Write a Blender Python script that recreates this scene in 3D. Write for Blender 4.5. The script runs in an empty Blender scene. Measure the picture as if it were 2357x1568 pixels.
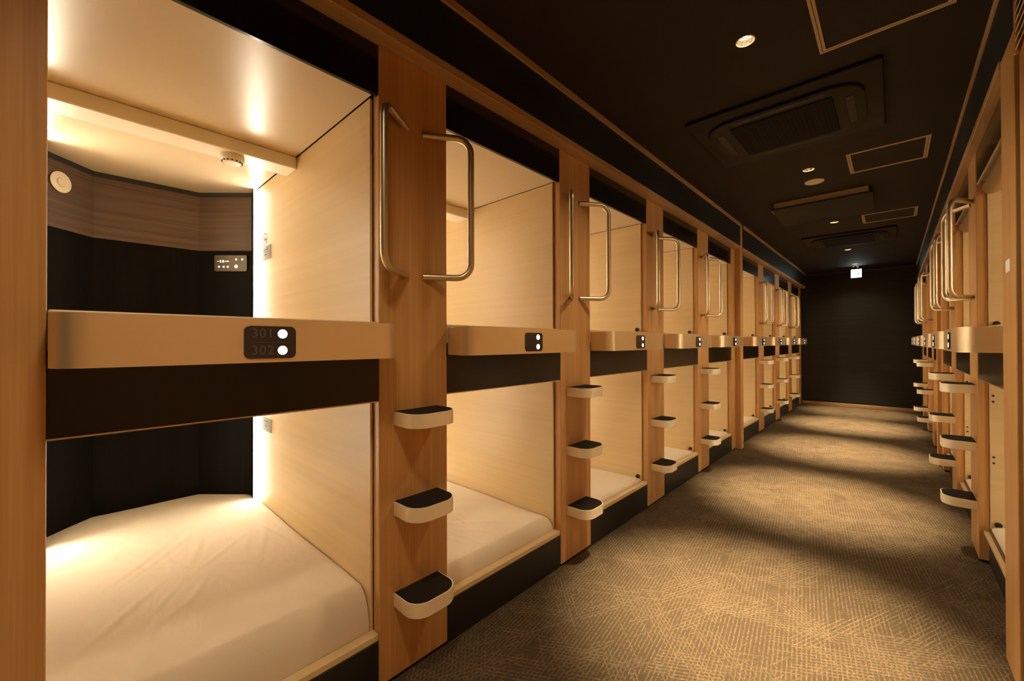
import bpy, bmesh, math, random
from mathutils import Vector, Matrix
random.seed(7)
C = bpy.context.scene.collection
PI = math.pi

# ------------------------------------------------------------------ dimensions (metres)
H = 1.3                      # camera height
L, R = 1.433, 0.368          # column faces of the left / right bank (x = -L, x = R)
PY, CW = 1.161, 0.3234       # bay pitch, column width
BW = PY - CW                 # opening width of a capsule
FZ, CZ = -0.015, 2.755       # floor, ceiling
FXL, FXR = -1.368, 0.335     # bulkhead faces
EY = 10.69                   # end wall
BY = -2.4                    # back wall, behind the camera
CT = 2.44                    # column top
LY0 = 0.8032                 # left edge of the nearest left ladder column
RY0 = 3.70
G2L, G2R = 6.815, 7.33       # first ladder column of the second group, left / right

# ------------------------------------------------------------------ materials
def mat(name):
    m = bpy.data.materials.new(name); m.use_nodes = True
    nt = m.node_tree
    return m, nt, nt.nodes['Principled BSDF']
def plain(name, col, rough=0.5, metal=0.0, spec=0.5):
    m, nt, b = mat(name)
    b.inputs['Base Color'].default_value = (*col, 1); b.inputs['Roughness'].default_value = rough
    b.inputs['Metallic'].default_value = metal; b.inputs['Specular IOR Level'].default_value = spec
    return m
def N(nt, t, **kw):
    n = nt.nodes.new(t)
    for k, v in kw.items():
        if k.startswith('i_'): n.inputs[k[2:].replace('_', ' ')].default_value = v
        else: setattr(n, k, v)
    return n
def position(nt): return N(nt, 'ShaderNodeNewGeometry').outputs['Position']
def mapped(nt, vec, scale, rot=(0, 0, 0), loc=(0, 0, 0)):
    m = N(nt, 'ShaderNodeMapping')
    m.inputs['Scale'].default_value = scale; m.inputs['Rotation'].default_value = rot; m.inputs['Location'].default_value = loc
    nt.links.new(vec, m.inputs['Vector']); return m.outputs['Vector']
def noise(nt, vec, scale, detail=3, rough=0.5, dist=0.0):
    n = N(nt, 'ShaderNodeTexNoise'); n.inputs['Scale'].default_value = scale; n.inputs['Detail'].default_value = detail
    n.inputs['Roughness'].default_value = rough; n.inputs['Distortion'].default_value = dist
    nt.links.new(vec, n.inputs['Vector']); return n.outputs['Fac']
def ramp(nt, fac, stops):
    r = N(nt, 'ShaderNodeValToRGB'); e = r.color_ramp.elements
    while len(e) > 1: e.remove(e[-1])
    e[0].position = stops[0][0]; e[0].color = (*stops[0][1], 1)
    for p, c in stops[1:]:
        x = e.new(p); x.color = (*c, 1)
    nt.links.new(fac, r.inputs['Fac']); return r.outputs['Color']
def math_(nt, op, a, b=None, c=None):
    n = N(nt, 'ShaderNodeMath', operation=op)
    for k, v in enumerate((a, b, c)):
        if v is None: continue
        if isinstance(v, (int, float)): n.inputs[k].default_value = v
        else: nt.links.new(v, n.inputs[k])
    return n.outputs[0]
def mixc(nt, fac, a, b, mode='MIX'):
    n = N(nt, 'ShaderNodeMix', data_type='RGBA', blend_type=mode)
    for k, v in ((0, fac), (6, a), (7, b)):
        if isinstance(v, (int, float)): n.inputs[k].default_value = v
        elif isinstance(v, tuple): n.inputs[k].default_value = (*v, 1)
        else: nt.links.new(v, n.inputs[k])
    return n.outputs[2]
def bump(nt, b, h, strength, dist):
    n = N(nt, 'ShaderNodeBump'); n.inputs['Strength'].default_value = strength; n.inputs['Distance'].default_value = dist
    nt.links.new(h, n.inputs['Height']); nt.links.new(n.outputs['Normal'], b.inputs['Normal'])

def wood(name, dark, mid, light, axis='z', rough=0.45, fine=130, band=14):
    m, nt, b = mat(name); p = position(nt)
    k = {'h': (.01, .01, 1), 'z': (1, 1, .012), 'y': (1, .012, 1), 'x': (.012, 1, 1)}[axis]
    k2 = {'h': (.03, .03, 1), 'z': (1, 1, .05), 'y': (1, .05, 1), 'x': (.05, 1, 1)}[axis]
    f = noise(nt, mapped(nt, p, k), fine, 4, .6)
    g = noise(nt, mapped(nt, p, k2), band, 3, .5, .3)
    s = math_(nt, 'ADD', math_(nt, 'MULTIPLY', f, .5), math_(nt, 'MULTIPLY', g, .5))
    nt.links.new(ramp(nt, s, [(.34, dark), (.5, mid), (.66, light)]), b.inputs['Base Color'])
    b.inputs['Roughness'].default_value = rough
    bump(nt, b, f, .05, .002)
    return m
M = {}
M['wood'] = wood('oak_veneer', (.48, .235, .075), (.56, .30, .105), (.64, .365, .15))
M['wood_h'] = wood('oak_veneer_horizontal', (.42, .25, .12), (.50, .31, .155), (.57, .37, .19), 'y')
M['wood_x'] = wood('oak_skirting', (.34, .18, .07), (.45, .25, .10), (.55, .32, .14), 'x')
M['walnut'] = wood('walnut_band', (.055, .030, .017), (.085, .048, .028), (.12, .07, .042), 'h', .5, 110, 30)
M['end_wall'] = wood('dark_end_wall', (.007, .006, .0055), (.012, .010, .0085), (.018, .015, .012), 'x', .5, 60, 18)
M['panel'] = wood('pale_maple_panel', (.66, .495, .27), (.70, .53, .295), (.74, .565, .325), 'x', .42, 40, 6)
M['ceiling_white'] = plain('cream_gloss_laminate', (.64, .525, .37), .27, 0, .6)
M['beam_white'] = plain('white_painted_beam', (.86, .80, .68), .4)
M['black_panel'] = wood('black_wood_panel', (.0035, .003, .0027), (.005, .0042, .0037), (.007, .006, .005), 'z', .5, 80, 20)
M['black_panel'].node_tree.nodes['Principled BSDF'].inputs['Specular IOR Level'].default_value = .06
M['black_gloss'] = plain('black_gloss_acrylic', (.010, .008, .007), .16, 0, .5)
M['black_matt'] = plain('black_matt_board', (.012, .010, .008), .5)
M['brown_band'] = plain('dark_brown_gloss_board', (.013, .008, .0055), .22, 0, .4)
M['bulkhead'] = plain('blue_black_board', (.014, .017, .020), .45)
M['ceiling'] = plain('dark_brown_ceiling', (.022, .016, .012), .75, 0, .3)
M['dark_unit'] = plain('dark_brown_plastic', (.0105, .0075, .006), .55, 0, .3)
M['grille'] = plain('black_grille', (.004, .003, .003), .7, 0, .2)
M['trim_tan'] = plain('tan_aluminium_trim', (.52, .40, .26), .45, .0)
M['disc'] = plain('ivory_plastic', (.86, .79, .64), .5)
M['plastic'] = plain('white_plastic', (.78, .70, .58), .4)
M['grip'] = plain('black_grip_tape', (.011, .008, .006), .8, 0, .2)
M['gold_rod'] = plain('champagne_steel_tube', (.64, .52, .35), .34, .88)
M['chrome'] = plain('polished_reflector', (.85, .80, .70), .12, 1.0)
M['grey_card'] = plain('grey_printed_card', (.24, .21, .21), .6)
M['ink'] = plain('black_ink', (.03, .025, .025), .6)
M['red'] = plain('red_print', (.45, .05, .04), .6)
M['white_card'] = plain('white_card', (.85, .82, .78), .6)
M['device'] = plain('bronze_control_face', (.085, .062, .043), .35, .5)
M['display'] = plain('dark_display_glass', (.035, .028, .026), .18)
M['digit'] = plain('dim_grey_numerals', (.10, .085, .085), .5)
M['silver_edge'] = plain('aluminium_edge', (.62, .54, .42), .35, .8)
M['rubber'] = plain('black_rubber', (.01, .008, .008), .5)
M['roller'] = plain('tan_roller_fabric', (.33, .22, .11), .8)

def brushed(name, col, rough, metal, axis='y'):
    m, nt, b = mat(name); p = position(nt)
    f = noise(nt, mapped(nt, p, (1, .01, 1) if axis == 'y' else (1, 1, .01)), 420, 2)
    b.inputs['Base Color'].default_value = (*col, 1); b.inputs['Metallic'].default_value = metal
    nt.links.new(math_(nt, 'ADD', math_(nt, 'MULTIPLY', f, .16), rough - .08), b.inputs['Roughness'])
    return m
M['gold'] = brushed('brushed_champagne_gold', (.86, .69, .43), .36, .74)
M['gold_step_lit'] = brushed('brushed_champagne_step_lit', (.92, .80, .58), .45, .22)  # ledge metal made paler: light from above put into the step colour

def emit(name, col, s):
    m, nt, b = mat(name)
    b.inputs['Base Color'].default_value = (.8, .8, .8, 1)
    b.inputs['Emission Color'].default_value = (*col, 1); b.inputs['Emission Strength'].default_value = s
    return m
M['led'] = emit('warm_led_diffuser', (1, .88, .66), 36.0)
M['dot'] = emit('white_indicator', (.96, .97, 1), 2.6)
M['button'] = emit('backlit_button', (1, .85, .62), 1.1)
M['lamp'] = emit('lamp_glass', (1, .82, .55), 60)
M['sign'] = emit('exit_sign_face', (.80, 1, .96), 6.0)
M['sign_green'] = emit('exit_sign_arrow', (.10, .55, .36), 0.5)

def linen():
    m, nt, b = mat('white_bed_linen'); p = position(nt)
    b.inputs['Base Color'].default_value = (.74, .65, .53, 1); b.inputs['Roughness'].default_value = .85
    b.inputs['Sheen Weight'].default_value = .15
    f = noise(nt, mapped(nt, p, (1, 2.2, 1), (0, 0, .5)), 7, 3, .5, 1.2)
    bump(nt, b, f, .10, .02)
    return m
M['linen'] = linen()

def carpet():
    m, nt, b = mat('brown_hatched_carpet'); p = position(nt)
    total = None
    wob = N(nt, 'ShaderNodeTexNoise'); wob.inputs['Scale'].default_value = 55; nt.links.new(p, wob.inputs['Vector'])
    for k, (ang, per, seed, lo, gain) in enumerate(((-.13, .0165, 0.0, .31, .62), (1.05, .0180, 3.7, .50, .80), (-.80, .0170, 8.1, .52, .68), (.42, .0175, 5.3, .54, .75))):
        q = mapped(nt, p, (1, 1, 1), (0, 0, ang), (seed, seed * 1.7, 0))
        sx = N(nt, 'ShaderNodeSeparateXYZ'); nt.links.new(q, sx.inputs[0])
        w = math_(nt, 'SINE', math_(nt, 'ADD', math_(nt, 'MULTIPLY', sx.outputs[0], 2 * PI / per), math_(nt, 'MULTIPLY', wob.outputs['Fac'], 2.6)))
        line = N(nt, 'ShaderNodeMapRange', interpolation_type='SMOOTHSTEP'); nt.links.new(w, line.inputs[0])
        line.inputs[1].default_value = .0; line.inputs[2].default_value = .95
        v = N(nt, 'ShaderNodeTexVoronoi'); v.inputs['Scale'].default_value = 5.5
        nt.links.new(mapped(nt, q, (1.7, .55, 1)), v.inputs['Vector'])
        vs = N(nt, 'ShaderNodeSeparateColor'); nt.links.new(v.outputs['Color'], vs.inputs[0])
        nz = noise(nt, mapped(nt, q, (1.6, .45, 1)), 6, 3, .6)
        each = noise(nt, mapped(nt, q, (1, .06, 1)), 55, 1)                 # single threads that run on or stop
        mk = N(nt, 'ShaderNodeMapRange', interpolation_type='SMOOTHSTEP')
        nt.links.new(math_(nt, 'ADD', math_(nt, 'ADD', math_(nt, 'MULTIPLY', vs.outputs[k % 3], .30), math_(nt, 'MULTIPLY', nz, .35)), math_(nt, 'MULTIPLY', each, .35)), mk.inputs[0])
        mk.inputs[1].default_value = lo; mk.inputs[2].default_value = lo + .10; mk.inputs[4].default_value = gain
        br = noise(nt, mapped(nt, q, (1, .62, 1)), 165, 1)
        br = math_(nt, 'MULTIPLY_ADD', br, 2.7, -.80)
        amt = math_(nt, 'MULTIPLY', math_(nt, 'MULTIPLY', line.outputs[0], mk.outputs[0]), br)
        total = amt if total is None else math_(nt, 'MAXIMUM', total, amt)
    speck = noise(nt, p, 300, 2)
    tone = noise(nt, p, 1.8, 3)
    base = mixc(nt, speck, (.055, .036, .019), (.094, .064, .036))
    base = mixc(nt, tone, base, (.060, .041, .023))
    nt.links.new(mixc(nt, math_(nt, 'MINIMUM', math_(nt, 'MAXIMUM', total, 0.0), 1.0), base, (.200, .142, .082)), b.inputs['Base Color'])
    b.inputs['Roughness'].default_value = .95; b.inputs['Specular IOR Level'].default_value = .1
    bump(nt, b, math_(nt, 'ADD', total, math_(nt, 'MULTIPLY', speck, .5)), .35, .004)
    return m
M['carpet'] = carpet()

# ------------------------------------------------------------------ mesh helpers
class MB:
    def __init__(s): s.bm = bmesh.new()
    def box(s, x0, x1, y0, y1, z0, z1, bevel=0.0, seg=2):
        x0, x1 = min(x0, x1), max(x0, x1); y0, y1 = min(y0, y1), max(y0, y1); z0, z1 = min(z0, z1), max(z0, z1)
        v = [s.bm.verts.new((x, y, z)) for x in (x0, x1) for y in (y0, y1) for z in (z0, z1)]
        fs = [s.bm.faces.new([v[i] for i in q]) for q in ((0, 1, 3, 2), (4, 6, 7, 5), (0, 4, 5, 1), (2, 3, 7, 6), (0, 2, 6, 4), (1, 5, 7, 3))]
        if bevel:
            es = {e for f in fs for e in f.edges}
            bmesh.ops.bevel(s.bm, geom=list(es), offset=bevel, segments=seg, profile=.5, affect='EDGES')
        return s
    def prism(s, pts, z0, z1, bevel=0.0, seg=2, axis='z'):
        """closed outline extruded; axis z: pts are (x, y); axis x: pts are (y, z) extruded in x"""
        def P(a, b, c): return (a, b, c) if axis == 'z' else ((c, a, b) if axis == 'x' else (a, c, b))
        lo = [s.bm.verts.new(P(a, b, z0)) for a, b in pts]; hi = [s.bm.verts.new(P(a, b, z1)) for a, b in pts]
        n = len(pts)
        f0 = s.bm.faces.new(lo); f1 = s.bm.faces.new(hi)
        for i in range(n): s.bm.faces.new((lo[i], lo[(i + 1) % n], hi[(i + 1) % n], hi[i]))
        if bevel:
            es = set(f0.edges) | set(f1.edges)
            bmesh.ops.bevel(s.bm, geom=list(es), offset=bevel, segments=seg, profile=.5, affect='EDGES')
        return s
    def tube(s, path, r, n=12, cap=True):
        path = [Vector(p) for p in path]; rings = []
        t0 = (path[1] - path[0]).normalized()
        ref = Vector((0, 0, 1)) if abs(t0.z) < .9 else Vector((1, 0, 0))
        nrm = (ref - t0 * ref.dot(t0)).normalized()
        for i, p in enumerate(path):
            if i == 0: t = t0
            elif i == len(path) - 1: t = (path[i] - path[i - 1]).normalized()
            else: t = ((path[i + 1] - path[i]).normalized() + (path[i] - path[i - 1]).normalized()).normalized()
            nrm = (nrm - t * nrm.dot(t)).normalized(); bi = t.cross(nrm)
            rings.append([s.bm.verts.new(p + (nrm * math.cos(a) + bi * math.sin(a)) * r) for a in (2 * PI * k / n for k in range(n))])
        for a, b in zip(rings, rings[1:]):
            for k in range(n): s.bm.faces.new((a[k], a[(k + 1) % n], b[(k + 1) % n], b[k]))
        if cap: s.bm.faces.new(rings[0]); s.bm.faces.new(rings[-1])
        return s
    def lathe(s, prof, cx, cy, n=32, cz=0.0, axis='z'):
        """prof: (radius, height) pairs; ends with radius 0 close to a point"""
        def P(x, y, z): return (cx + x, cy + y, cz + z) if axis == 'z' else (cx + z, cy + x, cz + y)
        rings = []
        for r, h in prof:
            if r < 1e-6: rings.append([s.bm.verts.new(P(0, 0, h))])
            else: rings.append([s.bm.verts.new(P(r * math.cos(2 * PI * k / n), r * math.sin(2 * PI * k / n), h)) for k in range(n)])
        for a, b in zip(rings, rings[1:]):
            for k in range(n):
                A, B = a[k % len(a)], a[(k + 1) % len(a)]; D, E = b[k % len(b)], b[(k + 1) % len(b)]
                q = []
                for x in (A, B, E, D):
                    if x not in q: q.append(x)
                if len(q) > 2: s.bm.faces.new(q)
        return s
    def build(s, name, m, parent=None, smooth=None):
        bmesh.ops.recalc_face_normals(s.bm, faces=s.bm.faces)
        me = bpy.data.meshes.new(name); s.bm.to_mesh(me); s.bm.free()
        me.materials.append(M[m] if isinstance(m, str) else m)
        if smooth:
            for p in me.polygons: p.use_smooth = True
            try: me.set_sharp_from_angle(angle=math.radians(smooth))
            except Exception: pass
        o = bpy.data.objects.new(name, me); C.objects.link(o)
        if parent: o.parent = parent
        return o
def tag(o, label=None, cat=None, group=None, kind=None):
    if label: o['label'] = label
    if cat: o['category'] = cat
    if group: o['group'] = group
    if kind: o['kind'] = kind
    return o
def thing(name, loc, label, cat, group=None):
    o = bpy.data.objects.new(name, None); C.objects.link(o); o.location = loc; o.empty_display_size = .1
    return tag(o, label, cat, group)
def struct(name, o_): o_.name = name; o_['kind'] = 'structure'; return o_
def copy_tree(o, parent=None):
    c = o.copy(); C.objects.link(c)
    if parent: c.parent = parent
    for ch in list(o.children): copy_tree(ch, c)
    return c
def place(proto, used, loc, label):
    """first call hands out the prototype itself, later calls copies of the whole tree"""
    o = proto if not used else copy_tree(proto)
    used.append(o); o.location = loc; o['label'] = label
    return o
def fillet(path, rad, seg=7):
    """round the inner corners of a polyline; rad is one radius or one per inner corner"""
    path = [Vector(p) for p in path]; out = [path[0]]
    for i in range(1, len(path) - 1):
        r = rad[i - 1] if isinstance(rad, (list, tuple)) else rad
        a = (path[i - 1] - path[i]).normalized(); b = (path[i + 1] - path[i]).normalized()
        ang = a.angle(b); d = r / math.tan(ang / 2)
        cen = path[i] + (a + b).normalized() * (r / math.sin(ang / 2))
        p0 = path[i] + a * d - cen; p1 = path[i] + b * d - cen
        tot = p0.angle(p1); ax = p0.cross(p1).normalized()
        for k in range(seg + 1): out.append(cen + Matrix.Rotation(tot * k / seg, 3, ax) @ p0)
    out.append(path[-1]); return out
def round_rect(x0, x1, y0, y1, r, n=6):
    out = []
    for cx, cy, a0 in ((x1 - r, y1 - r, 0), (x0 + r, y1 - r, PI / 2), (x0 + r, y0 + r, PI), (x1 - r, y0 + r, 1.5 * PI)):
        for k in range(n + 1): out.append((cx + r * math.cos(a0 + PI / 2 * k / n), cy + r * math.sin(a0 + PI / 2 * k / n)))
    return out

ORD = ['nearest', 'second', 'third', 'fourth', 'fifth', 'sixth', 'seventh', 'eighth', 'ninth']

# ------------------------------------------------------------------ bank parts (sx = +1 left bank, -1 right bank; u runs into the capsule)
V0, V1 = -.075, BW - .012                       # faces of the two side walls
def OCT(): return [(1.525, V1), (1.765, .594), (1.785, .128), (1.575, V0)]
WT = .011                                       # wall panel thickness

def hull_parts(root, sx, z0, z1, upper):
    X = lambda u: -sx * u
    MB().box(X(.045), X(1.62), V0 - WT, V0, z0, z1).build('side_panel', 'panel', root)
    MB().box(X(.045), X(1.62), V1, V1 + WT, z0, z1, .002, 1).build('side_panel', 'panel', root)
    oc = OCT()
    def wall(za, zb, name, m, off=0.0):
        b = MB(); inner = [(X(u - off), v) for u, v in oc]; outer = [(X(u + .02), v) for u, v in oc]
        b.prism(inner + outer[::-1], za, zb); return b.build(name, m, root)
    if upper:
        wall(z0, 1.885, 'back_panel', 'black_panel')
        wb = wall(1.885, 2.222, 'walnut_band', 'walnut', .004); tag(wb, 'dark walnut band above the black panel')
        wall(2.222, z1, 'dark_trim', 'black_matt', .006)  # black trim strip between the walnut band and the ceiling
    else:
        wall(z0, z1, 'back_panel', 'black_panel')
    la = z0 + .01; lb = z1 - .004
    for side_v, sg, w in ((V1, -1, .023), (V0, 1, .040)):
        hs = MB().prism([(X(1.515), side_v), (X(1.515), side_v + sg * (w - .012)), (X(1.429), side_v + sg * w), (X(1.412), side_v)], la, lb).build('light_housing', 'black_panel', root)
        MB().prism([(X(1.4285), side_v + sg * w), (X(1.4245), side_v + sg * w), (X(1.4075), side_v + sg * .001), (X(1.4115), side_v + sg * .001)], la + .002, lb - .002).build('light_strip', 'led', hs)

def make_upper(sx):
    X = lambda u: -sx * u
    r = thing('sleeping_capsule', (0, 0, 0), 'x', 'sleeping capsule')
    hull_parts(r, sx, 1.30, 2.25, True)
    MB().box(X(.021), X(1.81), V0, V1 - .005, 2.25, 2.262).build('ceiling_panel', 'ceiling_white', r)
    MB().box(X(.02), X(1.81), V0 - WT, V1 + WT, 1.285, 1.30).build('floor_panel', 'panel', r)
    b = MB().box(X(.79), X(.925), V0, V1, 2.188, 2.25, .004, 1); b.build('ceiling_beam', 'beam_white', r)
    h = MB().box(X(.004), X(.02), 0, BW, 2.246, CT - .002, .0015, 1).build('header_panel', 'black_gloss', r)
    return r
def make_lower(sx):
    X = lambda u: -sx * u
    r = thing('sleeping_capsule', (0, 0, 0), 'x', 'sleeping capsule')
    hull_parts(r, sx, .175, 1.078, False)
    MB().box(X(.02), X(1.81), V0 - WT, V1 + WT, 1.078, 1.09).build('ceiling_panel', 'ceiling_white', r)
    MB().box(X(.02), X(1.81), V0 - WT, V1 + WT, .160, .175).build('floor_panel', 'panel', r)
    fp = MB().box(X(.003), X(.019), 0, BW, 1.080, 1.246, .0015, 1).build('front_board', 'brown_band', r)
    MB().box(X(.002), X(.02), 0.001, BW - .001, 1.0755, 1.080).build('edge_strip', 'silver_edge', fp)
    pu = .006 if sx > 0 else .040
    MB().box(X(pu), X(pu + .024), 0, BW, FZ, .170, .002, 1).build('plinth', 'black_matt', r)
    MB().box(X(pu), X(.046 if sx > 0 else .075), 0, BW, .1705, .196, .003, 2).build('front_sill', 'panel' if sx > 0 else 'walnut', r)
    return r
def add_catches(r, sx, z):
    X = lambda u: -sx * u
    b = MB(); b.lathe([(.0, .0), (.013, .0), (.016, .006), (.014, .018), (0, .02)], 0, 0, 14)
    o = b.build('blind_catch', 'rubber', r, 40); o.rotation_euler = (PI / 2, 0, 0); o.location = (X(.075), V1, z)
def add_screws(r, sx, zs):
    X = lambda u: -sx * u
    for z in zs:
        b = MB(); b.lathe([(0, 0), (.006, 0), (.005, .003), (0, .003)], 0, 0, 10)
        o = b.build('screw_cap', 'rubber', r); o.rotation_euler = (PI / 2, 0, 0); o.location = (X(.06), V1, z)

def make_ledge(sx):
    X = lambda u: -sx * u
    r = thing('capsule_ledge', (0, 0, 0), 'x', 'ledge')
    D = .142; rad = .068; n = 10
    out = [(X(.0), .004)]; VE = BW + .010
    for k in range(n + 1):
        a = PI / 2 * k / n; out.append((X(-(D - rad) - rad * math.sin(a)), .004 + rad - rad * math.cos(a)))
    for k in range(n + 1):
        a = PI / 2 * k / n; out.append((X(-(D - rad) - rad * math.cos(a)), VE - rad + rad * math.sin(a)))
    out.append((X(.0), VE))
    MB().prism(out, 1.247, 1.369, .005, 2).build('rail', 'gold', r, 35)
    MB().box(X(.0), X(.05), .002, BW - .014, 1.30, 1.381, .004, 2).build('sill', 'panel', r)
    # display plate on the front face
    vc, zc = .424, 1.3035
    p = MB().prism(round_rect(vc - .066, vc + .066, zc - .0455, zc + .0455, .015), X(-D + .002), X(-D - .0025), .001, 1, 'x').build('number_display', 'display', r, 30)
    for dz in (.024, -.023):
        MB().lathe([(0, .0015), (.0125, .001), (.0135, -.001)], X(-D - .002) , vc + .030, 24, zc + dz, 'x') .build('indicator_light', 'dot', p)
    return r, p, vc, zc, D

def make_column(sx, w=CW, z1=CT):
    X = lambda u: -sx * u
    r = thing('ladder_column', (0, 0, 0), 'x', 'column')
    MB().box(X(0), X(.045), 0, w, 0, z1, .003, 2).build('wooden_panel', 'wood', r)
    MB().box(X(.012), X(.045), .01, w - .01, FZ, .002).build('toe_kick', 'black_matt', r)
    return r
def add_ladder(r, sx):
    X = lambda u: -sx * u
    c = CW / 2
    for sg in (-1, 1):
        zt, zb = 2.168, 1.575
        pth = [(X(.002), c + sg * .040, zt), (X(-.112), c + sg * .205, zt), (X(-.112), c + sg * .205, zb), (X(.002), c + sg * .040, zb)]
        h = MB().tube(fillet(pth, .062, 10), .0138, 16).build('grab_handle', 'gold_rod', r, 50)
    D = .147; hw = .107; rad = .070; n = 10
    for zt in (1.033, .682, .326):
        cc = c + .006
        def outline(t):
            o = [(X(.0), cc - hw + t)]
            rr = rad - t; d = D - t; w = hw - t
            for k in range(n + 1):
                a = PI / 2 * k / n; o.append((X(-(d - rr) - rr * math.sin(a)), cc - w + rr - rr * math.cos(a)))
            for k in range(n + 1):
                a = PI / 2 * k / n; o.append((X(-(d - rr) - rr * math.cos(a)), cc + w - rr + rr * math.sin(a)))
            o.append((X(.0), cc + w)); return o
        st = MB().prism(outline(0), zt - .054, zt, .0025, 2).build('ladder_step', 'gold_step_lit', r, 35)
        MB().prism(outline(.005), zt - .002, zt + .0012).build('grip_pad', 'grip', st)

def mattress_mesh(sx, seed, top=.356):
    X = lambda u: -sx * u
    rnd = random.Random(seed); b = MB(); bm = b.bm
    oc = OCT()
    def umax(v):
        for (u0, v0), (u1, v1) in zip(oc, oc[1:]):
            if v1 <= v <= v0: return u0 + (u1 - u0) * (v0 - v) / (v0 - v1) - .006
        return 1.6
    nu, nv = 130, 84; grid = []; dz = top - .200; soft = .045 + dz * .25
    va, vb = V0 + .004, V1 - .004
    folds = [(rnd.uniform(.2, 1.3), rnd.uniform(.15, .75), rnd.uniform(-.9, .9), rnd.uniform(.07, .24), rnd.uniform(.007, .016), rnd.uniform(.0012, .0036)) for _ in range(26)]
    for i in range(nu + 1):
        row = []
        for j in range(nv + 1):
            v = va + (vb - va) * j / nv; t = i / nu
            u = .047 + (umax(v) - .047) * t ** 1.35
            z = top
            e = max(0.0, 1 - (u - .047) / soft); z -= dz * (1 - math.sqrt(max(0, 1 - e ** 2.2)))
            d = min(v - va, vb - v); e = max(0, 1 - d / .03); z -= .010 * e * e
            for fu, fv, ang, ln, wd, hh in folds:
                du, dv = u - fu, v - fv
                p = du * math.cos(ang) + dv * math.sin(ang); q = -du * math.sin(ang) + dv * math.cos(ang) + .15 * p * p
                z += hh * math.exp(-(p / ln) ** 2) * (math.exp(-(q / wd) ** 2) - .6 * math.exp(-((q - 1.6 * wd) / wd) ** 2))
            z += .003 * math.sin(7 * u + 3 * v + seed) * math.sin(9 * v)
            row.append(bm.verts.new((X(u), v, z)))
        grid.append(row)
    for i in range(nu):
        for j in range(nv): bm.faces.new((grid[i][j], grid[i][j + 1], grid[i + 1][j + 1], grid[i + 1][j]))
    border = grid[0] + [r_[-1] for r_ in grid[1:]] + grid[-1][-2::-1] + [r_[0] for r_ in grid[-2:0:-1]]
    low = [bm.verts.new((v.co.x, v.co.y, .178)) for v in border]; n = len(border)
    for k in range(n): bm.faces.new((border[k], border[(k + 1) % n], low[(k + 1) % n], low[k]))
    bm.faces.new(low)
    return b

# ------------------------------------------------------------------ the two banks
left_bays = [LY0 - BW + PY * k for k in range(5)] + [G2L - BW + PY * k for k in range(4)]
right_bays = [RY0 - BW + PY * k for k in range(3)] + [G2R - BW + PY * k for k in range(3)]
left_ladders = [LY0 + PY * k for k in range(4)] + [G2L + PY * k for k in range(3)]
right_ladders = [RY0, RY0 + PY, G2R, G2R + PY]

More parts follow.
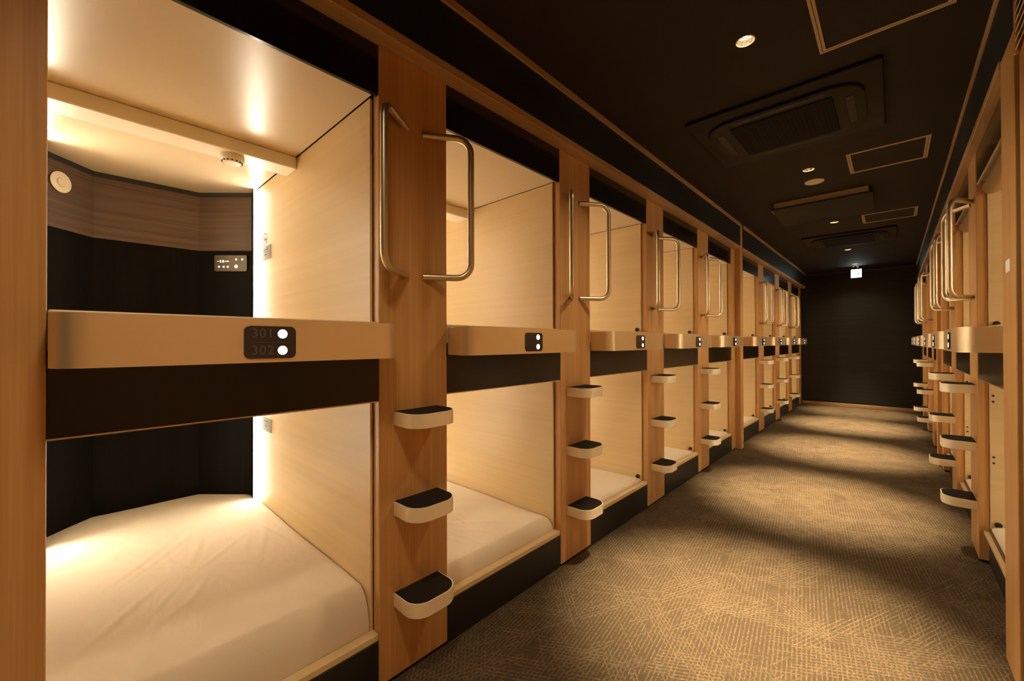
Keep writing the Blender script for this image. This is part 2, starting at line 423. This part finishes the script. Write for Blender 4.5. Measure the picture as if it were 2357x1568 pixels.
def bank(side):
    sx = 1 if side == 'left' else -1
    fx = -L if sx > 0 else R
    bays = left_bays if sx > 0 else right_bays
    up, lo = make_upper(sx), make_lower(sx)
    uu, ll = [], []
    n = len(bays)
    for k, y in enumerate(bays):
        where = 'nearest the camera' if k == 0 else ('farthest from the camera' if k == n - 1 else f'{ORD[k]} from the camera')
        lu = f'upper sleeping capsule of the {side} bank, {where}'
        lb = f'lower sleeping capsule of the {side} bank, {where}'
        if sx > 0 and k == 0:
            lu = 'upper sleeping capsule at far left, lit and open, above the 301 and 302 ledge'
            lb = 'lower sleeping capsule at far left, lit, below the 301 and 302 ledge'
        a = place(up, uu, (fx, y, 0), lu); b = place(lo, ll, (fx, y, 0), lb)
        a['group'] = f'upper capsules of the {side} bank'; b['group'] = f'lower capsules of the {side} bank'
        if sx > 0 and k == 1:   # from here on each capsule shows a black blind catch by its jamb
            up, lo = a, b
    lst = list(zip(bays, uu, ll))
    for k, (y, a, b) in enumerate(lst):
        if sx < 0 or k >= 2:
            add_catches(a, sx, 1.402); add_catches(b, sx, .228)
        if sx < 0:
            add_screws(b, sx, (.98, .945, .62, .585))
            if k < 2:
                X = lambda u: -sx * u
                t = MB().tube([(X(.062), V0 + .02, 2.203), (X(.062), V1 - .02, 2.203)], .040, 22).build('roller_blind', 'roller', a, 40)
                MB().box(X(.005), X(.016), 0.0, BW, 2.236, 2.246, .002, 1).build('bottom_rail', 'trim_tan', a)
    # mattresses of the lower bunks
    mm = []
    tops = [.356, .268, .216, .210] if sx > 0 else [.225, .222, .218, .214]
    proto = [mattress_mesh(sx, 3 + 4 * i, t).build('mattress', 'linen', None, 60) for i, t in enumerate(tops)]
    for k, y in enumerate(bays):
        o = proto[k] if k < 4 else proto[2 + k % 2].copy()
        if k >= 4: C.objects.link(o)
        o.location = (fx, y, 0)
        where = 'nearest the camera' if k == 0 else ('farthest from the camera' if k == n - 1 else f'{ORD[k]} from the camera')
        lab = f'white sheeted mattress in the lower capsule {where}, {side} bank'
        if sx > 0 and k == 0: lab = 'large creased white mattress at the bottom left, in the open lower capsule'
        tag(o, lab, 'mattress', f'mattresses of the {side} bank')
    # ledges
    r, p, vc, zc, D = make_ledge(sx); le = []
    for k, y in enumerate(bays):
        where = 'nearest the camera' if k == 0 else ('farthest from the camera' if k == n - 1 else f'{ORD[k]} from the camera')
        lab = f'brushed gold ledge with two lit dots, {where}, {side} bank'
        if sx > 0 and k == 0: lab = 'wide brushed gold ledge at far left whose display reads 301 and 302'
        o = place(r, le, (fx, y, 0), lab); o['group'] = f'gold ledges of the {side} bank'
    if sx > 0:                                    # only the nearest display shows legible numerals
        disp = [c for c in le[0].children if c.name.startswith('number_display')][0]
        for txt, dz in (('301', .024), ('302', -.023)):
            cu = bpy.data.curves.new('room_number', 'FONT'); cu.body = txt; cu.size = .036; cu.extrude = .0004
            cu.align_x = 'CENTER'; cu.align_y = 'CENTER'; cu.space_character = 1.08
            cu.materials.append(M['digit'])
            tmp = bpy.data.objects.new('room_number', cu); C.objects.link(tmp); bpy.context.view_layer.update()
            me = bpy.data.meshes.new_from_object(tmp.evaluated_get(bpy.context.evaluated_depsgraph_get())); bpy.data.objects.remove(tmp)
            me.materials.clear(); me.materials.append(M['digit'])
            o = bpy.data.objects.new('room_number', me); C.objects.link(o); o.parent = disp
            o.matrix_local = Matrix(((0, 0, 1, D + .003), (1, 0, 0, vc - .021), (0, 1, 0, zc + dz), (0, 0, 0, 1)))
        MB().box(D + .002, D + .0032, vc - .05, vc + .05, zc - .0006, zc + .0006).build('divider_line', 'digit', disp)
    # ladder columns
    cols = left_ladders if sx > 0 else right_ladders
    proto = make_column(sx); add_ladder(proto, sx); used = []
    nc = len(cols)
    for k, y in enumerate(cols):
        where = 'nearest the camera' if k == 0 else ('farthest from the camera' if k == nc - 1 else f'{ORD[k]} from the camera')
        o = place(proto, used, (fx, y, 0), f'oak column with three steps and two handles, {where}, {side} bank')
        o['group'] = f'ladder columns of the {side} bank'
    # plain columns
    if sx > 0:
        specs = [(LY0 - PY, CW, 'plain oak column at the left edge of the photo'),
                 (LY0 + 4 * PY, .17, 'plain oak column just before the tall left divider post'),
                 (5.72, G2L - BW - 5.72, 'narrow plain oak column just beyond the left divider post'),
                 (G2L + 3 * PY, .27, 'plain oak column ending the left bank at the dark end wall')]
    else:
        specs = [(RY0 - PY + .125, CW - .125, 'plain oak column behind the wooden post at the right edge'),
                 (RY0 + 2 * PY, .18, 'plain oak column before the divider post of the right bank'),
                 (6.31, G2R - BW - 6.31, 'narrow plain oak column beyond the divider post of the right bank'),
                 (G2R + 2 * PY, CW, 'plain oak column ending the right bank')]
    for y, w, lab in specs:
        o = make_column(sx, w); o.name = 'oak_column'; o.location = (fx, y, 0); tag(o, lab, 'column', f'plain columns of the {side} bank')
bank('left'); bank('right')

# divider posts, flush with the bulkheads
def post(x0, x1, y0, y1, z1, label):
    r = thing('divider_post', (x1, y0, 0), label, 'post', 'divider posts')
    MB().box(x0 - x1, 0, 0, y1 - y0, FZ, z1, .003, 2).build('wooden_batten', 'wood', r)
    return r
post(-L - .04, FXL - .004, 5.603, 5.715, CZ - .0, 'tall oak divider post reaching the ceiling midway along the left bank')
post(R + .04, FXR + .002, 6.20, 6.31, CZ, 'tall oak divider post midway along the right bank')
rp = post(.358, FXR + .002, 2.405, 2.66, 2.47, 'foreground wooden post at the right edge with a small pale sticker')
MB().box(-.0015, .0005, .095, .175, 1.575, 1.625).build('paper_sticker', 'white_card', rp)

# ------------------------------------------------------------------ setting
def quad(name, pts, m):
    b = MB(); b.bm.faces.new([b.bm.verts.new(p) for p in pts]); return struct(name, b.build(name, m))
struct('floor', MB().box(-3.35, 2.3, BY, EY, FZ - .05, FZ).build('floor', 'carpet'))
DX = -.515
dl_y = [-1.84, .19, 2.22, 4.245, 6.32, 8.35, 9.98]
def ceiling_mesh():
    b = MB(); bm = b.bm; xa, xb = -3.35, 2.3; q = .12; rr = .0395
    def face(*p): bm.faces.new([bm.verts.new((x, y, CZ)) for x, y in p])
    face((xa, BY), (DX - q, BY), (DX - q, EY), (xa, EY)); face((DX + q, BY), (xb, BY), (xb, EY), (DX + q, EY))
    y0 = BY
    for y in dl_y + [None]:
        y1 = EY if y is None else y - q
        face((DX - q, y0), (DX + q, y0), (DX + q, y1), (DX - q, y1))
        if y is None: break
        n = 32
        def sq(a):
            c, s = math.cos(a), math.sin(a); k = q / max(abs(c), abs(s)); return (DX + c * k, y + s * k)
        for k in range(n):
            a0, a1 = 2 * PI * k / n + PI / 4, 2 * PI * (k + 1) / n + PI / 4
            face((DX + rr * math.cos(a0), y + rr * math.sin(a0)), (DX + rr * math.cos(a1), y + rr * math.sin(a1)), sq(a1), sq(a0))
        y0 = y + q
    bmesh.ops.remove_doubles(bm, verts=bm.verts, dist=1e-5)
    top = bmesh.ops.extrude_face_region(bm, geom=list(bm.faces))
    for v in top['geom']:
        if isinstance(v, bmesh.types.BMVert): v.co.z += .09
    return b
struct('ceiling', ceiling_mesh().build('ceiling', 'ceiling'))
struct('wall_end', MB().box(-L - .5, R + .5, EY, EY + .05, FZ, CZ).build('wall_end', 'end_wall'))
struct('wall_back', MB().box(-L - .5, R + .5, BY - .05, BY, FZ, CZ).build('wall_back', 'end_wall'))
struct('baseboard_end', MB().box(-L, R, EY - .014, EY, FZ, FZ + .065, .003, 1).build('baseboard_end', 'wood_x'))
# left bulkhead in two lengths, parted by the divider post
struct('wall_left', MB().box(-L - .05, FXL, BY, 5.603, 2.478, CZ).box(-L - .05, FXL, 5.715, EY, 2.478, CZ).build('wall_left', 'bulkhead'))
struct('wall_right', MB().box(R + .05, FXR, BY, EY, 2.478, CZ).build('wall_right', 'bulkhead'))
def rail(name, x0, x1, y0, y1, z0, z1, m='wood_h'): return struct(name, MB().box(x0, x1, y0, y1, z0, z1, .002, 1).build(name, m))
rail('trim_1', -L - .05, FXL + .003, BY, 5.603, CT, 2.478)
rail('trim_2', -L - .05, FXL + .003, 5.715, EY, CT, 2.478)
rail('trim_3', FXL, FXL + .012, BY, 5.603, CZ - .037, CZ)
rail('trim_4', FXL, FXL + .012, 5.715, EY, CZ - .037, CZ)
rail('trim_5', FXR - .003, R + .05, 2.66, EY, CT, 2.478)
rail('trim_6', FXR - .012, FXR, BY, EY, CZ - .030, CZ)
rail('trim_7', FXL, FXR, EY - .012, EY, 2.703, 2.725, 'walnut')
# plain walls where the banks stop
struct('wall_left_rear', MB().box(-L - .05, -L + .0, BY, LY0 - PY, FZ, CT).build('wall_left_rear', 'wood'))
struct('wall_right_rear', MB().box(R, R + .05, G2R + 2 * PY + CW, EY, FZ, CT).build('wall_right_rear', 'end_wall'))
struct('wall_left_end', MB().box(-L - .05, -L, G2L + 3 * PY + .27, EY, FZ, CT).build('wall_left_end', 'end_wall'))
struct('wall_right_front', MB().box(.342, R + .06, BY, 2.345, FZ, CZ).build('wall_right_front', 'wood'))

# slatted blind by the camera's right shoulder
sc = thing('slatted_blind', (.342, 1.2, 0), 'pale slatted blind at the top right corner of the photo', 'blind')
MB().box(-.014, -.001, 1.122, 1.142, 2.34, CZ - .04, .003, 1).build('side_rail', 'wood', sc)
for k in range(11):
    MB().prism([(-.013, 2.352 + k * .033), (-.011, 2.348 + k * .033), (-.001, 2.372 + k * .033), (-.003, 2.376 + k * .033)], 0, 1.122, axis='y').build('slat', 'panel', sc)

# ------------------------------------------------------------------ ceiling fittings
def spot(parent, energy):
    for nm, e, ang, soft in (('downlight_beam', energy, 41, .012), ('downlight_spill', energy * .068, 130, .15)):
        ld = bpy.data.lights.new(nm, 'SPOT'); ld.energy = e; ld.color = (1, .79, .50)
        ld.spot_size = math.radians(ang); ld.spot_blend = 1.0; ld.shadow_soft_size = soft
        o = bpy.data.objects.new(nm, ld); C.objects.link(o); o.parent = parent; o.location = (0, 0, -.006)
proto = thing('ceiling_downlight', (DX, 0, CZ), 'x', 'downlight', 'ceiling downlights')
MB().lathe([(.0425, -.0003), (.0425, -.003), (.0385, -.003), (.0378, .002)], 0, 0, 32).build('bezel', 'trim_tan', proto, 30)
MB().lathe([(.0385, -.001), (.036, .014), (.031, .032), (.024, .046), (.019, .052)], 0, 0, 18).build('reflector', 'chrome', proto)
MB().lathe([(.028, .042), (.017, .034), (0, .031)], 0, 0, 24).build('bulb', 'lamp', proto, 60)
used = []
dl_lab = ['recessed downlight behind the camera, farther one', 'recessed downlight just behind the camera', 'large bright recessed downlight at the top, left of the nearest hatch',
          'small recessed downlight just before the nearer ivory disc', 'recessed downlight just beyond the farther ivory disc',
          'recessed downlight beyond the farther dark air conditioner', 'recessed downlight closest to the green arrow sign']
for y, lab in zip(dl_y, dl_lab):
    o = place(proto, used, (DX, y, CZ), lab)
for o, y in zip(used, dl_y): spot(o, 1120 if y < 9.5 else 640)

for y, lab in ((4.59, 'round ivory ceiling disc nearer the camera, before the lowered box'), (5.965, 'round ivory ceiling disc beyond the lowered box')):
    o = MB().lathe([(.073, 0), (.074, -.006), (.070, -.010), (0, -.012)], 0, 0, 40).build('ceiling_speaker', 'disc', None, 40)
    o.location = (DX, y, CZ); tag(o, lab, 'speaker', 'ivory ceiling discs')

def hatch(x0, x1, y0, y1, label):
    r = thing('access_hatch', ((x0 + x1) / 2, (y0 + y1) / 2, CZ), label, 'hatch', 'ceiling hatches')
    a, b = (x1 - x0) / 2, (y1 - y0) / 2
    t = .026; m = MB()
    for i0, i1, h in ((0, .012, .005), (.0145, t, .004)):
        m.box(-a + i0, -a + i1, -b + i0, b - i0, -h, .0); m.box(a - i1, a - i0, -b + i0, b - i0, -h, .0)
        m.box(-a + i1, a - i1, -b + i0, -b + i1, -h, .0); m.box(-a + i1, a - i1, b - i1, b - i0, -h, .0)
    m.build('frame', 'trim_tan', r)
    MB().box(-a + t, a - t, -b + t, b - t, -.002, .0).build('cover_panel', 'ceiling', r)
hatch(-.262, .207, 2.10, 2.578, 'large tan framed ceiling hatch cut off by the top edge')
hatch(-.262, .207, 4.105, 4.595, 'tan framed ceiling hatch between the two air conditioners, nearer one')
hatch(-.262, .207, 6.19, 6.64, 'small faint framed ceiling hatch, farthest of the three')

def aircon(x, y, label):
    r = thing('air_conditioner', (x, y, CZ), label, 'air conditioner', 'ceiling cassette air conditioners')
    a, b = .49, .45
    MB().prism(round_rect(-a, a, -b, b, .012, 3), -.022, 0, .006, 2).build('outer_panel', 'dark_unit', r, 30)
    MB().prism(round_rect(-.41, .41, -.34, .34, .15, 8), -.040, -.020, .012, 3).build('raised_ring', 'dark_unit', r, 30)
    g = MB().box(-.27, .27, -.25, .25, -.046, -.038, .003, 1).build('intake_grille', 'grille', r)
    m = MB()
    for k in range(24): m.box(-.26 + k * .0222, -.2545 + k * .0222, -.24, .24, -.0475, -.045)
    m.build('grille_bars', 'grille', g)
    for sg in (-1, 1):
        MB().box(-.24, .24, sg * .30 - .022, sg * .30 + .022, -.0425, -.038, .003, 1).build('air_flap', 'black_matt', r)
        MB().box(sg * .345 - .022, sg * .345 + .022, -.19, .19, -.0425, -.038, .003, 1).build('air_flap', 'black_matt', r)
aircon(-.52, 3.24, 'large dark ceiling cassette air conditioner nearest the camera')
aircon(-.45, 7.45, 'dark ceiling cassette air conditioner far down the corridor')

bx = thing('ceiling_box', (-.53, 5.42, CZ), 'lowered dark ceiling box with a tan front edge between the ivory discs', 'ceiling box')
MB().box(-.385, .37, -.37, .42, -.062, 0, .002, 1).build('tan_collar', 'trim_tan', bx)
MB().box(-.415, .40, -.38, .43, -.072, -.060, .003, 1).build('bottom_plate', 'dark_unit', bx)
MB().box(-.409, -.403, -.36, -.24, -.0735, -.071).build('silver_catch', 'silver_edge', bx)

# exit sign and sensors
sg = thing('exit_sign', (DX, 10.34, CZ), 'glowing white exit sign with a green arrow pointing right', 'sign')
MB().box(-.086, .086, -.012, .03, -.225, -.05, .004, 1).build('housing', 'dark_unit', sg)
MB().box(-.05, .05, .0, .02, -.05, 0).build('bracket', 'dark_unit', sg)
fc = MB().box(-.078, .078, -.0145, -.0115, -.216, -.058, .001, 1).build('lit_face', 'sign', sg)
ar = [(-.047, .006), (.022, .006), (.0, .036), (.014, .036), (.050, 0), (.014, -.036), (.0, -.036), (.022, -.006), (-.047, -.006)]
MB().prism([(x, z - .137) for x, z in ar], -.0165, -.0140, axis='y').build('arrow', 'sign_green', fc)
for x, y, lab in ((-.545, 10.14, 'small sprinkler on the ceiling in front of the exit sign, left one'), (-.49, 10.24, 'small sensor on the ceiling close above the exit sign')):
    o = MB().lathe([(.024, 0), (.025, -.006), (.012, -.010), (.011, -.026), (.016, -.030), (0, -.031)], 0, 0, 20).build('ceiling_sensor', 'plastic', None, 40)
    o.location = (x, y, CZ); tag(o, lab, 'sensor', 'ceiling sensors')

# ------------------------------------------------------------------ fittings inside the nearest capsules
yb = left_bays[0]
sd = thing('smoke_detector', (-L - .855, yb + .56, 2.188), 'white smoke detector under the ceiling beam of the upper capsule at left', 'smoke detector')
MB().lathe([(0, 0), (.048, 0), (.050, -.006), (.049, -.022), (.040, -.028), (.036, -.036), (0, -.040)], 0, 0, 36).build('body', 'plastic', sd, 35)
m = MB()
for k in range(14):
    a = 2 * PI * k / 14; c, s = math.cos(a), math.sin(a)
    m.box(-.003, .003, -.004, .004, -.034, -.029)
    for v in list(m.bm.verts)[-8:]: v.co = Vector((v.co.x * c - v.co.y * s + .0385 * -s, v.co.x * s + v.co.y * c + .0385 * c, v.co.z))
m.build('vent_slots', 'ink', sd)

def on_oct(seg, t, z, off):
    (u0, v0), (u1, v1) = OCT()[seg], OCT()[seg + 1]
    u, v = u0 + (u1 - u0) * t, v0 + (v1 - v0) * t
    p = Vector((-L - u, yb + v, z)); d = Vector((-(u1 - u0), v1 - v0, 0)).normalized()      # along the panel
    n = Vector((0, 0, 1)).cross(d)
    if n.x < 0: n = -n
    right = Vector((0, 0, 1)).cross(n)
    return Matrix(((right.x, 0, n.x, p.x + n.x * off), (right.y, 0, n.y, p.y + n.y * off), (right.z, 1, n.z, p.z), (0, 0, 0, 1)))
def control(z, cut, label):
    r = thing('control_panel', (0, 0, 0), label, 'control panel', 'capsule control panels')
    r.matrix_world = on_oct(0, .40, z, .001)
    MB().prism(round_rect(-.100, .100, -.050, .050, .008), 0, .008, .001, 1).build('face_plate', 'device', r, 30)
    for x, y, q in ((-.072, -.022, .006), (-.043, -.022, .006), (-.018, -.022, .006), (.034, -.020, .0105), (.034, .024, .006), (.072, .024, .006)):
        MB().lathe([(q, .008), (q * .9, .0095), (0, .010)], x, y, 16).build('button', 'button', r)
    m = MB()
    for x0, x1, h in ((-.082, -.074, .002), (-.066, -.060, .008), (-.052, -.042, .007), (-.036, -.031, .003), (-.026, -.012, .003)):
        m.box(x0, x1, .012 - h, .012 + h, .008, .009)
    m.build('scale_marks', 'button', r)
control(1.805, False, 'bronze control panel with lit buttons inside the upper left capsule')
control(.915, True, 'bronze control panel partly hidden by the dark board, lower left capsule')

sp = thing('round_vent', (0, 0, 0), 'small round ivory fitting on the walnut band of the upper left capsule', 'fitting')
sp.matrix_world = on_oct(2, .62, 2.12, .005)
MB().lathe([(.050, 0), (.052, .004), (.046, .009), (.036, .009), (.034, .005), (.024, .005)], 0, 0, 36).build('ring', 'disc', sp, 40)
MB().lathe([(.024, .004), (.020, .011), (.0, .013)], 0, 0, 30).build('centre_cap', 'plastic', sp, 40)
MB().lathe([(.036, .003), (.022, .003)], 0, 0, 30).build('dark_gap', 'trim_tan', sp)

def notice(u0, u1, z0, z1, label):
    r = thing('wall_notice', (-L - (u0 + u1) / 2, yb + V1, (z0 + z1) / 2), label, 'notice', 'grey capsule notices')
    a, b = (u1 - u0) / 2, (z1 - z0) / 2
    MB().box(-a, a, -.0022, -.0004, -b, b).build('card', 'grey_card', r)
    m = MB(); m.box(-.035, .035, -.003, -.0021, b * .42, b * .52); m.box(-.03, .03, -.003, -.0021, b * .1, b * .12); m.box(-.022, .02, -.003, -.0021, -b * .30, -b * .16)
    m.build('printed_lines', 'ink', r)
notice(1.185, 1.365, 1.793, 1.872, 'grey notice card on the upper left capsule wall beside the light strip')
notice(1.180, 1.350, .787, .864, 'grey notice card on the lower left capsule wall beside the light strip')
ns = thing('no_smoking_sticker', (-L - 1.29, yb + V1, 1.915), 'round red no smoking sticker above the grey notice card', 'sticker')
b = MB(); n = 32
for k in range(n):
    a0, a1 = 2 * PI * k / n, 2 * PI * (k + 1) / n
    q = [b.bm.verts.new((r_ * math.cos(a), -.0015, .9 * r_ * math.sin(a))) for r_, a in ((.042, a0), (.042, a1), (.034, a1), (.034, a0))]; b.bm.faces.new(q)
q = [b.bm.verts.new((x, -.0016, z)) for x, z in ((-.027, .020), (-.021, .026), (.027, -.020), (.021, -.026))]; b.bm.faces.new(q)
b.build('red_ring', 'red', ns)
MB().box(-.024, .012, -.0013, -.0008, -.005, .005).box(.015, .022, -.0013, -.0008, -.005, .005).build('cigarette_mark', 'ink', ns)

# ------------------------------------------------------------------ camera, world, view
f, yaw, pitch, roll = 946.76, .7474, .0056, -.0031
fw = Vector((-math.sin(yaw) * math.cos(pitch), math.cos(yaw) * math.cos(pitch), math.sin(pitch)))
rt = Vector((math.cos(yaw), math.sin(yaw), 0)); upv = rt.cross(fw)
r2 = rt * math.cos(roll) + upv * math.sin(roll); u2 = -rt * math.sin(roll) + upv * math.cos(roll)
cd = bpy.data.cameras.new('camera'); cam = bpy.data.objects.new('camera', cd); C.objects.link(cam)
cd.sensor_fit = 'HORIZONTAL'; cd.sensor_width = 36; cd.lens = 36 * f / 2357; cd.clip_start = .02
cam.matrix_world = Matrix(((r2.x, u2.x, -fw.x, 0), (r2.y, u2.y, -fw.y, 0), (r2.z, u2.z, -fw.z, H), (0, 0, 0, 1)))
S = bpy.context.scene; S.camera = cam
w = bpy.data.worlds.new('world'); S.world = w; w.use_nodes = True
w.node_tree.nodes['Background'].inputs[0].default_value = (1, .75, .5, 1); w.node_tree.nodes['Background'].inputs[1].default_value = 0.0
S.view_settings.view_transform = 'Standard'; S.view_settings.look = 'None'; S.view_settings.gamma = 1; S.view_settings.use_curve_mapping = False
S.view_settings.exposure = 0.64
S.cycles.use_denoising = True; S.cycles.max_bounces = 8; S.cycles.diffuse_bounces = 5; S.cycles.glossy_bounces = 4; S.cycles.adaptive_threshold = 0.02
S.cycles.sample_clamp_indirect = 8; S.cycles.caustics_reflective = False; S.cycles.caustics_refractive = False
